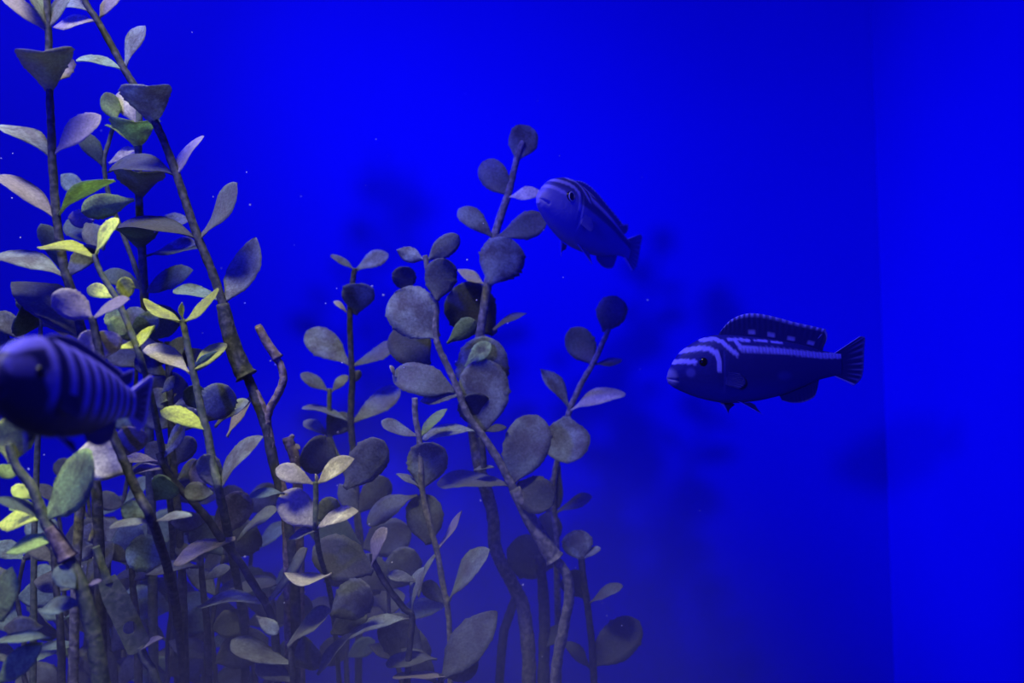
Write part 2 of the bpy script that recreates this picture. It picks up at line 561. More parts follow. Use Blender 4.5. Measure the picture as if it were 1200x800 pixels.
make_plant('aquarium_plant', 'yellow-tipped plant with a V of thin lime leaves right of the left cluster', 0.46,
    [([(214, 374), (217, 390), (222, 415), (228, 442), (236, 480), (244, 512), (250, 545), (258, 580), (270, 640, .50), (284, 720, .54), (288, 830, .56)], 8, 13, 'green', True)],
    [(213, 377, 168, 350, 12, 'lime', {'b': -.08, 's': 'p'}), (216, 377, 256, 338, 11, 'lime', {'b': -.08, 's': 'p'}), (214, 374, 213, 354, 6, 'lime', {'s': 'p'}),
     (222, 437, 171, 406, 22, 'pale', {'b': .05}), (224, 436, 266, 403, 19, 'lime', {'b': .05}), (226, 436, 262, 412, 14, 'teal', U),
     (244, 505, 188, 481, 22, 'lime', {'b': .09}), (238, 494, 268, 452, 42, 'grey', {'d': .48}), (236, 480, 222, 452, 26, 'teal', {'d': .48}),
     (254, 572, 239, 532, 28, 'grey'), (258, 575, 308, 511, 17, 'grey'), (266, 512, 297, 463, 14, 'dust', {'d': .5}), (252, 500, 292, 470, 12, 'grey', {'d': .49}),
     (250, 578, 216, 575, 24, 'grey')])
make_plant('aquarium_plant', 'dark low plant filling the gap behind the nearest fish', 0.52,
    [([(196, 400), (198, 440), (200, 480), (203, 540), (210, 620), (215, 720), (216, 830)], 8, 12, 'dark', True)],
    [(198, 440, 158, 420, 24, 'dark'), (199, 442, 216, 395, 16, 'grey'), (200, 425, 150, 402, 20, 'dark'), (200, 480, 178, 456, 22, 'grey'), (200, 478, 240, 462, 22, 'dark'), (176, 473, 208, 461, 12, 'grey'), (202, 430, 238, 410, 20, 'dark'),
     (201, 500, 170, 486, 24, 'dark'), (202, 505, 232, 480, 24, 'dark'), (203, 545, 172, 520, 26, 'dark'), (204, 545, 226, 512, 24, 'dark'), (206, 580, 178, 560, 20, 'grey'), (190, 460, 205, 440, 12, 'grey', {'d': .48})])
make_plant('aquarium_plant', 'small dark plant with a yellowish leaf junction at the left edge above the nearest fish', 0.49,
    [([(48, 374), (47, 400), (46, 440), (44, 520), (40, 640), (38, 830)], 5, 9, 'green', True)],
    [(48, 378, 25, 340, 26, 'green'), (47, 380, 18, 372, 40, 'teal', {'c': .1}), (50, 380, 76, 372, 40, 'dark', {'c': .1}), (48, 377, 60, 368, 8, 'lime'),
     (40, 410, -6, 408, 22, 'lime'), (30, 400, -5, 366, 24, 'dark'), (10, 418, -12, 380, 24, 'teal')])
# --- bottom left
make_plant('aquarium_plant', 'bright green plant with big smooth leaves in the bottom left corner', 0.40,
    [([(10, 520), (20, 548), (36, 568), (46, 592), (53, 610), (66, 632), (80, 655), (94, 682), (102, 712), (111, 750), (118, 800), (120, 830)], 10, 24, 'green', True)],
    [(13, 543, 20, 486, 44, 'lime', {'s': 'r'}), (52, 609, 108, 530, 44, 'green', {'s': 'r', 'dd': -.01}), (50, 611, -8, 584, 15, 'teal', {'b': .08}), (40, 585, 14, 570, 17, 'lime', {'d': .42}), (46, 600, 12, 592, 16, 'green', {'d': .43}),
     (46, 608, -2, 614, 22, 'lime', {'d': .42}), (66, 632, 7, 648, 19, 'green', {'b': .07}), (2, 728, 14, 664, 28, 'green'), (88, 690, 66, 664, 24, 'teal', {'d': .395}), (96, 706, 46, 716, 20, 'teal'),
     (-2, 800, 50, 753, 30, 'green', {'b': .05}), (60, 748, -4, 752, 14, 'teal'), (50, 735, 4, 735, 26, 'dark', {'d': .42}), (104, 686, 120, 680, 6, 'dust'), (12, 545, 2, 560, 22, 'green', {'d': .41})],
    sleeves=[([(58, 618), (68, 634), (80, 655)], 14, 22, 'brown', 'stem_sleeve')])
make_plant('aquarium_plant', 'bare pale stem with a hooked speckled tip beside the bottom left plant', 0.46,
    [([(107, 634), (112, 620), (113, 595), (112, 560), (106, 545), (98, 560), (92, 620), (88, 700), (85, 830)], 10, 13, 'pale', True)],
    [(100, 690, 132, 634, 26, 'dark', {'d': .49}), (92, 640, 58, 660, 18, 'dark', {'d': .48}), (90, 690, 40, 680, 26, 'dark', {'d': .48}), (90, 660, 112, 640, 16, 'dark', {'d': .48})])
holed = make_plant('bare_plant', 'flat dark stem strip with a round hole near the bottom left', 0.45,
    [([(163, 758), (170, 772), (180, 790), (186, 830)], 13, 11, 'green', True), ([(112, 640), (120, 664), (128, 684)], 10, 12, 'green')],
    [(164, 764, 192, 747, 5, 'dust', {'s': 'p'})], cat='bare plant', group=None)


def holed_plate(root, a, b, hole, wpx, rpx, d, thick):
    """flat strip from a to b with a round hole through it"""
    A, B, Hc = P(*a, d), P(*b, d), P(*hole, d)
    base = root.location
    ax = (B - A).normalized()
    nv = (A - CAM).normalized()
    sd = ax.cross(nv).normalized()
    nv = sd.cross(ax).normalized()
    k = d / FPX
    la, lb, hw, hr = (A - Hc).dot(ax), (B - Hc).dot(ax), wpx * k * 0.5, rpx * k
    n = 40
    V, F = [], []
    for i in range(n):
        t = 2 * math.pi * i / n
        c, s_ = math.cos(t), math.sin(t)
        q = min((lb / c) if c > 1e-6 else 1e9, (la / c) if c < -1e-6 else 1e9, hw / max(1e-6, abs(s_)))
        for rr in (hr, q):
            p = Hc + ax * (rr * c) + sd * (rr * s_) - base
            V.append(p - nv * thick * 0.5)
            V.append(p + nv * thick * 0.5)
    for i in range(n):
        a0, b0 = 4 * i, 4 * ((i + 1) % n)
        F += [(a0, a0 + 2, b0 + 2, b0), (a0 + 1, b0 + 1, b0 + 3, a0 + 3), (a0, b0, b0 + 1, a0 + 1), (a0 + 2, a0 + 3, b0 + 3, b0 + 2)]
    link_mesh('holed_strip', V, F, STEM['green'], root, smooth=False)


holed_plate(holed, (124, 678), (164, 762), (152, 735), 27, 7.5, 0.45, 0.0035)
for i, (x, d, lab) in enumerate([(68, .47, 'leafless dark stem at the bottom left, nearest the left edge'), (158, .50, 'leafless dark stem rising behind the strip with the hole'), (240, .52, 'leafless dark stem among the low leaves right of the strip with the hole')]):
    make_plant('bare_plant', lab, d, [([(x - 6, 640), (x - 2, 690), (x + 3, 740), (x + 4, 830)], 7, 11, 'dark', True)],
               [(x - 4, 660, x - 34, 640, 18, 'dark'), (x - 2, 680, x + 30, 664, 14, 'dark')], cat='bare plant', group='bare stems at the bottom')
make_plant('aquarium_plant', 'purplish low plant with dusty angular leaves left of centre', 0.48,
    [([(186, 530), (192, 545), (206, 566), (228, 590), (246, 611), (262, 635), (281, 658), (300, 690), (311, 706), (322, 740), (326, 830)], 9, 11, 'dark', True)],
    [(186, 541, 129, 540, 13, 'dust'), (188, 538, 214, 494, 17, 'grey', {'b': -.1}), (192, 549, 148, 558, 10, 'dust'), (228, 582, 240, 536, 26, 'dust'),
     (252, 628, 290, 578, 38, 'dust', {'d': .49}), (276, 631, 203, 660, 19, 'dust', {'b': .06}), (278, 634, 326, 596, 12, 'grey'),
     (310, 707, 229, 713, 14, 'grey', {'b': .1}), (313, 706, 360, 642, 14, 'grey', {'b': -.05}), (244, 610, 200, 612, 24, 'dark', {'d': .5}), (205, 566, 232, 540, 20, 'grey', {'d': .5}),
     (195, 655, 148, 642, 42, 'teal', {'d': .5}), (232, 664, 170, 674, 14, 'dark', {'d': .49})])
make_plant('twisted_twig', 'bare crooked twig with a knobbly tip rising between the plant groups', 0.50,
    [([(302, 381), (311, 400), (321, 416), (329, 428), (332, 445), (326, 461), (317, 477), (313, 492), (316, 515), (322, 545), (334, 590), (338, 700), (340, 830)], 9, 13, 'brown', True),
     ([(299, 458), (304, 468), (309, 480), (314, 496)], 9, 11, 'brown')],
    [], cat='twig', group=None, sleeves=[([(303, 383), (312, 400), (326, 420)], 9, 12, 'brown', 'rough_tip')])
make_plant('bare_plant', 'short knobbly stub covered in fuzz behind the pale leaf pair', 0.53,
    [([(337, 512), (340, 522), (346, 540), (350, 600), (352, 830)], 15, 13, 'brown', True)],
    [(338, 514, 345, 510, 6, 'dust'), (340, 520, 352, 526, 6, 'dust')], cat='bare plant', group=None)
# --- centre
make_plant('aquarium_plant', 'slim plant with paired leaves left of the big centre plant', 0.62,
    [([(416, 314), (413, 332), (410, 372), (412, 426), (413, 445), (411, 492), (415, 540), (420, 640), (420, 830)], 7, 10, 'dark', True),
     ([(386, 455), (386, 480), (386, 510), (398, 540), (414, 570)], 6, 8, 'green')],
    [(417, 317, 455, 297, 20, 'grey'), (415, 316, 387, 299, 9, 'grey'), (416, 368, 422, 332, 38, 'grey', {'s': 'r'}), (406, 366, 391, 353, 7, 'pale'),
     (411, 428, 359, 388, 34, 'grey', {'b': .03}), (414, 428, 464, 402, 17, 'grey', {'b': -.04}), (414, 494, 469, 454, 28, 'grey', {'b': -.02}), (408, 494, 354, 478, 10, 'grey', {'b': .08}),
     (386, 459, 352, 438, 16, 'grey'), (388, 460, 408, 440, 12, 'grey'), (413, 448, 422, 434, 10, 'grey'), (386, 511, 356, 493, 13, 'grey'), (388, 510, 408, 484, 24, 'dark')])
make_plant('aquarium_plant', 'small plant with a bright cream pair of top leaves, low in the middle', 0.46,
    [([(370, 564), (370, 590), (370, 618), (375, 650, .48), (388, 700, .52), (396, 780, .55), (398, 830, .56)], 7, 8, 'green', True)],
    [(367, 567, 323, 549, 23, 'pale', {'b': .08}), (373, 566, 415, 537, 19, 'pale', {'b': .06}), (370, 568, 370, 555, 4, 'pale', {'s': 'p'}),
     (368, 617, 330, 577, 40, 'pale', {'s': 'r', 'dd': .004}), (372, 618, 420, 599, 16, 'pale', {'b': .08}), (333, 578, 292, 581, 12, 'teal'), (404, 572, 450, 516, 44, 'dark', {'d': .52}), (396, 545, 356, 524, 46, 'dark', {'d': .54}),
     (372, 622, 338, 632, 10, 'grey'), (388, 672, 333, 671, 13, 'pale', {'b': -.14, 'g': 1}), (372, 610, 395, 585, 26, 'dark', {'d': .48})])
make_plant('aquarium_plant', 'big centre plant with the tallest sprig of rounded leaves beside the smaller fish', 0.60,
    [([(613, 166), (606, 184), (598, 218), (592, 238), (580, 276), (572, 330), (563, 390), (556, 440), (554, 500), (562, 550), (577, 600), (580, 640), (592, 668), (606, 694), (613, 712), (619, 760), (620, 830)], 8, 20, 'pale', False),
     ([(562, 550, .603), (577, 600, .603), (580, 640, .603), (592, 668, .603), (606, 694, .603), (613, 712, .603), (619, 760, .603), (620, 830, .603)], 17, 17, 'dark', True),
     ([(606, 696), (597, 720), (589, 750), (586, 830)], 12, 12, 'dark', True)],
    [(605, 188, 619, 147, 35, 'grey', {'s': 'r', 'dd': .004}), (596, 229, 566, 189, 33, 'grey', {'s': 'r', 'dd': .006}), (597, 231, 637, 227, 14, 'pale', {'s': 'p', 'd': .595}),
     (577, 278, 537, 245, 24, 'grey', {'d': .598}), (583, 278, 641, 256, 31, 'grey', {'s': 'o', 'd': .595, 'b': .02}), (573, 333, 600, 280, 54, 'grey', {'s': 'r', 'd': .592, 'dd': -.004}), (567, 333, 536, 316, 13, 'pale'),
     (580, 391, 530, 338, 60, 'grey', {'s': 'r', 'd': .61}), (578, 387, 617, 367, 10, 'grey'), (524, 402, 557, 375, 24, 'green', {'d': .56}),
     (562, 478, 568, 393, 62, 'grey', {'d': .575, 's': 'r', 'dd': .003}), (568, 506, 566, 420, 60, 'grey', {'d': .567, 's': 'r', 'dd': .004}), (545, 430, 575, 402, 20, 'green', {'d': .573}),
     (648, 662, 594, 643, 50, 'dark', {'d': .62, 's': 'r'})])
make_plant('aquarium_plant', 'big centre plant with a pale diagonal stem and many overlapping round leaves', 0.56,
    [([(498, 299), (503, 325), (511, 356), (510, 385), (513, 404), (522, 424), (534, 450), (546, 482), (560, 503), (572, 520), (586, 542), (598, 566), (611, 591), (626, 618), (640, 640), (652, 656), (664, 674), (667, 700), (660, 738), (652, 780), (650, 830)], 7, 15, 'pale', True),
     ([(563, 512), (566, 530), (567, 550)], 9, 8, 'dark')],
    [(496, 304, 465, 293, 19, 'grey'), (502, 304, 538, 276, 25, 'grey', {'s': 'r'}), (512, 352, 520, 302, 38, 'grey', {'s': 'r', 'd': .555, 'dd': -.004}), (478, 342, 470, 312, 28, 'dark', {'d': .60}),
     (513, 396, 462, 343, 60, 'grey', {'s': 'r', 'dd': .005}), (503, 428, 463, 384, 50, 'dark', {'d': .585, 's': 'r', 'dd': .006}), (533, 458, 460, 438, 38, 'grey', {'s': 'r', 'dd': .005}), (540, 462, 492, 470, 18, 'dark'),
     (462, 442, 457, 428, 5, 'pale'), (557, 505, 495, 514, 16, 'grey', {'b': .1}), (570, 505, 594, 501, 9, 'dark'), (600, 566, 630, 486, 54, 'grey', {'s': 'r', 'dd': .01}),
     (598, 569, 512, 566, 20, 'grey', {'b': .06}), (606, 566, 648, 592, 44, 'dark', {'s': 'r', 'd': .565}), (555, 551, 579, 547, 5, 'grey'), (568, 500, 548, 462, 38, 'dark', {'d': .57})],
    sleeves=[([(603, 572), (620, 606), (640, 640), (650, 655)], 14, 22, 'pale', 'stem_sleeve')])
make_plant('aquarium_plant', 'low sprig with a light-edged leaf pair left of the pale diagonal stem', 0.545,
    [([(486, 466), (487, 490), (491, 511), (493, 540), (495, 576), (505, 620), (512, 645), (520, 690), (524, 708), (527, 745), (528, 830)], 8, 8, 'pale', True)],
    [(490, 511, 447, 493, 15, 'grey', {'b': -.06}), (493, 511, 524, 479, 13, 'green', {'b': .05}), (493, 573, 506, 518, 48, 'grey', {'s': 'r', 'dd': -.006}), (492, 571, 464, 555, 8, 'grey'),
     (502, 638, 494, 578, 44, 'dark', {'s': 'r', 'dd': .004}), (489, 580, 430, 614, 26, 'dark'), (511, 645, 541, 598, 9, 'dust', {'b': -.05}), (522, 708, 496, 682, 20, 'dark'), (525, 708, 574, 644, 19, 'grey', {'b': .08}),
     (512, 648, 490, 700, 9, 'grey', {'b': .1})])
make_plant('aquarium_plant', 'low plant with a zigzag stem and drooping leaves at the bottom centre', 0.50,
    [([(436, 648), (440, 662), (456, 690), (474, 713), (483, 722), (480, 760), (476, 830)], 8, 9, 'dark', True)],
    [(436, 664, 453, 618, 14, 'dust'), (437, 671, 367, 640, 50, 'dark', {'s': 'r', 'd': .51}), (484, 722, 498, 664, 12, 'grey', {'b': .12}), (480, 725, 407, 748, 18, 'grey', {'b': .10}), (488, 682, 454, 674, 14, 'grey'),
     (388, 722, 434, 688, 46, 'dark', {'s': 'r', 'd': .49}), (388, 742, 430, 716, 30, 'dark', {'d': .5})])
make_plant('aquarium_plant', 'low plant lying at the bottom edge left of the zigzag stem', 0.47,
    [([(340, 758), (342, 778), (344, 830)], 8, 9, 'dark', True)],
    [(337, 758, 388, 714, 18, 'grey', {'b': .06}), (342, 778, 271, 750, 24, 'dark', {'b': -.04}), (300, 722, 326, 742, 17, 'grey', {'d': .46}), (342, 780, 372, 760, 40, 'dark', {'d': .49}), (345, 800, 300, 776, 26, 'dark'), (372, 790, 412, 742, 14, 'dark')])
make_plant('aquarium_plant', 'low plant with a ragged upright leaf at the bottom edge below the diagonal stem', 0.50,
    [([(517, 790), (516, 810), (515, 840)], 8, 9, 'dark', True)],
    [(517, 796, 582, 716, 44, 'dark', {'s': 'p', 'dd': .01}), (525, 793, 460, 794, 11, 'dust', {'b': .04}), (512, 772, 452, 778, 18, 'dark'), (520, 790, 560, 772, 34, 'dark', {'d': .51}), (512, 800, 470, 760, 26, 'dark', {'d': .52}), (500, 790, 452, 722, 46, 'dark', {'d': .53})])
make_plant('aquarium_plant', 'slender plant with spaced leaves below and left of the striped fish', 0.62,
    [([(713, 386), (706, 402), (696, 424), (682, 448), (670, 474), (662, 500), (652, 545), (648, 582), (652, 640), (655, 830)], 7, 9, 'pale', True)],
    [(708, 389, 723, 347, 36, 'grey', {'s': 'r', 'dd': .004}), (694, 426, 669, 384, 35, 'grey', {'s': 'r', 'dd': .004}), (697, 426, 729, 421, 10, 'grey', {'b': -.06}), (666, 476, 633, 432, 18, 'grey', {'b': .05}), (669, 481, 733, 461, 20, 'pale', {'b': .1, 'd': .615}),
     (664, 488, 664, 543, 54, 'grey', {'s': 'r', 'd': .605}), (650, 602, 694, 582, 12, 'grey', {'b': .05}), (655, 545, 640, 600, 24, 'dark'), (648, 640, 640, 600, 30, 'dark')])
make_plant('aquarium_plant', 'rightmost plant, low with one broad leaf near the bottom edge', 0.58,
    [([(681, 652), (684, 680), (688, 706), (693, 750), (696, 800), (697, 830)], 9, 10, 'dark', True)],
    [(681, 656, 673, 621, 36, 'grey', {'s': 'r', 'dd': .004}), (684, 655, 704, 642, 8, 'grey'), (689, 708, 730, 686, 11, 'grey', {'b': .06}), (693, 780, 749, 727, 44, 'dark', {'s': 'r', 'dd': .01}), (691, 782, 658, 752, 16, 'dark'), (684, 700, 664, 672, 30, 'dark')])
make_plant('bare_plant', 'thick dark bare stem between the two big centre stems at the bottom', 0.60,
    [([(632, 650), (636, 690), (638, 740), (636, 830)], 13, 17, 'dark', True)],
    [(636, 760, 660, 735, 16, 'dark')], cat='bare plant', group=None)

# --- added filler undergrowth along the bottom, its dimness put into dark leaf colours
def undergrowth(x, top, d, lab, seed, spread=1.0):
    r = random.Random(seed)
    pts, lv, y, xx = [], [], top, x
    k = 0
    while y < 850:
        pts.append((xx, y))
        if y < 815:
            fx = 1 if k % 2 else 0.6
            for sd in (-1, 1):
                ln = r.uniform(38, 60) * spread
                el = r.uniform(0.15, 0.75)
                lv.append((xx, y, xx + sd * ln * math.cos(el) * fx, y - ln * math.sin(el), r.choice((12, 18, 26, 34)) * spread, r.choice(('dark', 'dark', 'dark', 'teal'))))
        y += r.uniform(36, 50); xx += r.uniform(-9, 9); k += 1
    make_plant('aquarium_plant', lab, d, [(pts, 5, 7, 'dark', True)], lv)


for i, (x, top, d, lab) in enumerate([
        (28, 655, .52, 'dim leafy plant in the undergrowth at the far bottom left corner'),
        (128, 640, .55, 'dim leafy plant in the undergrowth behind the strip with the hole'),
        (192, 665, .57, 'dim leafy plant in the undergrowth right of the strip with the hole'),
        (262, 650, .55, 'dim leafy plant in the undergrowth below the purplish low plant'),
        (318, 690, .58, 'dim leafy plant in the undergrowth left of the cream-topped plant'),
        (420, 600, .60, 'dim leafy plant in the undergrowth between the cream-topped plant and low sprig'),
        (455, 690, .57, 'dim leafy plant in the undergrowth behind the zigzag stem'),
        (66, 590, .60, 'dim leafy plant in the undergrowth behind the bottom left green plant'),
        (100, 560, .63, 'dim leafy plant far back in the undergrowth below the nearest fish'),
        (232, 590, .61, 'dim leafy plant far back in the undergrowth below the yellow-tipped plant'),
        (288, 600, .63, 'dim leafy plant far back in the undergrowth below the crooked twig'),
        (160, 430, .60, 'dark-leaved plant standing far back, right of the nearest fish')]):
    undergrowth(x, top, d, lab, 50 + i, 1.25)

# ------------------------------------------------------------------ fish
def fish_material(name):
    m, nt, out = new_mat(name)
    L = nt.links.new
    at = nt.nodes.new('ShaderNodeVertexColor')
    at.layer_name = 'pattern'
    tc = nt.nodes.new('ShaderNodeTexCoord')
    n1 = nt.nodes.new('ShaderNodeTexVoronoi')
    n1.inputs['Scale'].default_value = 450
    L(tc.outputs['Object'], n1.inputs['Vector'])
    bs = nt.nodes.new('ShaderNodeBsdfPrincipled')
    bs.inputs['Roughness'].default_value = 0.5
    bs.inputs['Specular IOR Level'].default_value = 0.3
    L(at.outputs['Color'], bs.inputs['Base Color'])
    bp = nt.nodes.new('ShaderNodeBump')
    bp.inputs['Strength'].default_value = 0.25
    bp.inputs['Distance'].default_value = 0.0005
    L(n1.outputs['Distance'], bp.inputs['Height'])
    L(bp.outputs['Normal'], bs.inputs['Normal'])
    L(bs.outputs[0], out.inputs['Surface'])
    return m


def plain(name, col, rough=0.3):
    m, nt, out = new_mat(name)
    bs = nt.nodes.new('ShaderNodeBsdfPrincipled')
    n1 = nt.nodes.new('ShaderNodeTexNoise')
    n1.inputs['Scale'].default_value = 300
    r = ramp(nt, [(0.3, tuple(c * 0.85 for c in col)), (0.7, col)])
    nt.links.new(n1.outputs['Fac'], r.inputs['Fac'])
    nt.links.new(r.outputs['Color'], bs.inputs['Base Color'])
    bs.inputs['Roughness'].default_value = rough
    nt.links.new(bs.outputs[0], out.inputs['Surface'])
    return m


M_FISH = fish_material('fish_skin')
M_PUPIL = plain('fish_pupil', (0.004, 0.004, 0.01), 0.1)
M_IRIS = plain('fish_iris', (0.8, 0.8, 1.0), 0.2)

# side view of a slender cichlid, drawn in a 196 unit long frame (snout at 782, tail root at 978)
TOP = [(782, 441), (784, 433), (789, 424), (797, 412), (808, 404), (822, 396), (838, 392), (856, 392), (880, 394), (910, 398), (940, 404), (962, 411), (978, 414), (984, 414)]
BOT = [(782, 444), (784, 450), (790, 454), (800, 459), (815, 465), (830, 469), (846, 472), (866, 472), (890, 469), (915, 463), (938, 454), (958, 445), (978, 440), (984, 441)]
WID = [(782, 2.5), (786, 6.5), (795, 10.5), (810, 14.5), (830, 18.5), (850, 20.5), (880, 19.5), (915, 16), (945, 10), (965, 6), (978, 4), (984, 2.5)]


def itp(x, tab):
    return float(np.interp(x, [t[0] for t in tab], [t[1] for t in tab]))


def smooth_tab(tab):
    xs = np.linspace(tab[0][0], tab[-1][0], 120)
    ys = np.interp(xs, [t[0] for t in tab], [t[1] for t in tab])
    k = np.array([1, 2, 3, 4, 3, 2, 1], float); k /= k.sum()
    yp = np.pad(ys, 3, mode='edge')
    yy = np.convolve(yp, k, mode='valid')
    yy[:2] = ys[:2]
    return list(zip(xs, yy))


TOPs, BOTs, WIDs = smooth_tab(TOP), smooth_tab(BOT), smooth_tab(WID)


def seg_dist(px, py, line):
    best = 1e9
    for (x0, y0), (x1, y1) in zip(line[:-1], line[1:]):
        dx, dy = x1 - x0, y1 - y0
        L2 = dx * dx + dy * dy
        t = max(0, min(1, ((px - x0) * dx + (py - y0) * dy) / L2)) if L2 else 0
        d = math.hypot(px - x0 - t * dx, py - y0 - t * dy)
        best = min(best, d)
    return best


def sm(a, b, x):
    t = max(0.0, min(1.0, (x - a) / (b - a)))
    return t * t * (3 - 2 * t)


def lerp3(a, b, t):
    return tuple(p + (q - p) * t for p, q in zip(a, b))


STRIPES = [
    ([(788, 424), (800, 423.5), (813, 424.5)], 2.6), ([(797, 411.5), (806, 410), (820, 408.5), (829, 409.5), (837, 414), (840, 424), (840, 434)], 2.8),
    ([(822, 398.5), (836, 397), (845, 401.5), (852, 409), (860, 416)], 2.4), ([(852, 398), (866, 398.2), (876, 399.5)], 1.7), ([(883, 399.5), (897, 400)], 1.4), ([(903, 401), (914, 402)], 1.3),
    ([(860, 400), (865, 407), (872, 411)], 2.2), ([(866, 409), (880, 410), (900, 411), (920, 413), (940, 415), (960, 417), (984, 417)], 3.4),
]


def pat_striped(x, y, side):
    base = lerp3((0.022, 0.020, 0.20), (0.010, 0.008, 0.17), sm(395, 425, y))
    base = lerp3(base, (0.016, 0.014, 0.30), sm(440, 470, y))
    m = 0.0
    for ln, w in STRIPES:
        wob = w + 0.5 * math.sin(x * 0.9) * 0.6
        m = max(m, 1 - sm(wob * 0.75, wob * 1.35, seg_dist(x, y, ln)))
    if x > 866 and 408 < y < 421:
        m *= 0.80 + 0.20 * math.sin(x * 1.6)
    c = lerp3(base, (0.42, 0.38, 1.0), m)
    lip = 1 - sm(5, 12, math.hypot(x - 784, (y - 443) * 0.8))
    c = lerp3(c, (0.22, 0.20, 0.42), lip)
    c = lerp3(c, (0.10, 0.09, 0.45), 0.7 * (1 - sm(3, 7, math.hypot(x - 808, y - 437))))
    c = lerp3(c, (0.03, 0.03, 0.30), 0.6 * (1 - sm(3, 7, math.hypot((x - 915) * .6, y - 441))))
    return c


def pat_pale(x, y, side):
    base = lerp3((0.05, 0.045, 0.22), (0.16, 0.15, 0.60), sm(412, 428, y))
    base = lerp3(base, (0.20, 0.18, 0.55), sm(445, 470, y))
    m = 0.0
    for ln, w in STRIPES[:4] + STRIPES[6:]:
        m = max(m, 1 - sm(w * 0.7, w * 1.3, seg_dist(x, y, ln)))
    c = lerp3(base, (0.42, 0.38, 0.95), m * 0.9)
    c = lerp3(c, (0.03, 0.03, 0.18), 0.85 * (1 - sm(4, 7, abs(y - 421 + 0.0 * x))) * sm(832, 850, x))
    c = lerp3(c, (0.30, 0.27, 0.62), 1 - sm(5, 14, math.hypot(x - 784, (y - 443) * 0.8)))
    c = lerp3(c, (0.34, 0.30, 0.66), 0.5 * (1 - sm(10, 30, math.hypot(x - 800, (y - 452)))))
    return c


def pat_barred(x, y, side):
    base = (0.006, 0.005, 0.11)
    m = 0.0
    for k, bx in enumerate((838, 860, 880, 898, 915, 931, 947, 962, 978)):
        w = 5.6 if k < 4 else 4.2
        fade = 1 - sm(438, 458, y) * (1 if k < 6 else 0.3)
        m = max(m, (1 - sm(w * 0.5, w * 1.25, abs(x - bx - 0.10 * (y - 425) + 4 * ((y - 428) / 28) ** 2))) * fade)
    m = max(m, 0.9 * (1 - sm(3, 6, seg_dist(x, y, [(800, 410), (812, 404), (826, 400)]))))
    m = max(m, 0.5 * (1 - sm(5, 10, seg_dist(x, y, [(800, 424), (812, 422)]))))
    m = max(m, 0.8 * (1 - sm(4, 9, seg_dist(x, y, [(832, 428), (838, 436)]))))
    m = max(m, 0.6 * (1 - sm(3, 7, seg_dist(x, y, [(850, 394), (900, 398), (940, 406), (975, 414)]))))
    return lerp3(base, (0.20, 0.17, 1.0), m)


def color_attr(me, cols):
    ca = me.color_attributes.new('pattern', 'FLOAT_COLOR', 'POINT')
    ca.data.foreach_set('color', np.array([(*c, 1) for c in cols], dtype=np.float32).ravel())


X0, Y0 = 880.0, 432.0     # origin of the fish frame


def curve_side(x, bendc):
    """sideways swing of the body: tail bends"""
    t = max(0, (x - 850)) / 160.0
    return bendc * t * t


def fpt(x, y, w, S, bendc=0.0):
    return Vector(((x - X0) * S, (w + curve_side(x, bendc)) * S, (Y0 - y) * S))


def make_fin(name, root, rows, S, colf, bendc, thick=0.9, rays=True, w_off=0.0, splay=0.0):
    """rows: base edge and outer edge point lists, equal counts; colf(u,v) -> colour"""
    base, tip = rows
    nv = 16
    bx = catmull([Vector((p[0], p[1], 0)) for p in base], 14)
    tx = catmull([Vector((p[0], p[1], 0)) for p in tip], 14)
    V, C = [], []
    for sgn in (1, -1):
        for i in range(len(bx)):
            for j in range(nv + 1):
                v = j / nv
                p = bx[i].lerp(tx[i], v)
                rip = (0.35 * math.sin(i * 1.3) * v) if rays else 0
                th = thick * (1 - 0.7 * v)
                V.append(fpt(p.x, p.y, w_off + splay * v + rip + sgn * th * 0.5, S, bendc))
                C.append(colf(i / (len(bx) - 1), v))
    n1 = nv + 1
    N = len(bx) * n1
    F = []
    for i in range(len(bx) - 1):
        for j in range(nv):
            k = i * n1 + j
            F.append((k, k + 1, k + n1 + 1, k + n1))
            F.append((N + k, N + k + n1, N + k + n1 + 1, N + k + 1))
        k = i * n1
        F.append((k, k + n1, N + k + n1, N + k))
        k = i * n1 + nv
        F.append((k, N + k, N + k + n1, k + n1))
    for j in range(nv):
        F.append((j, N + j, N + j + 1, j + 1))
        k = (len(bx) - 1) * n1 + j
        F.append((k, k + 1, N + k + 1, N + k))
    o = link_mesh(name, V, F, M_FISH, root)
    color_attr(o.data, C)
    return o


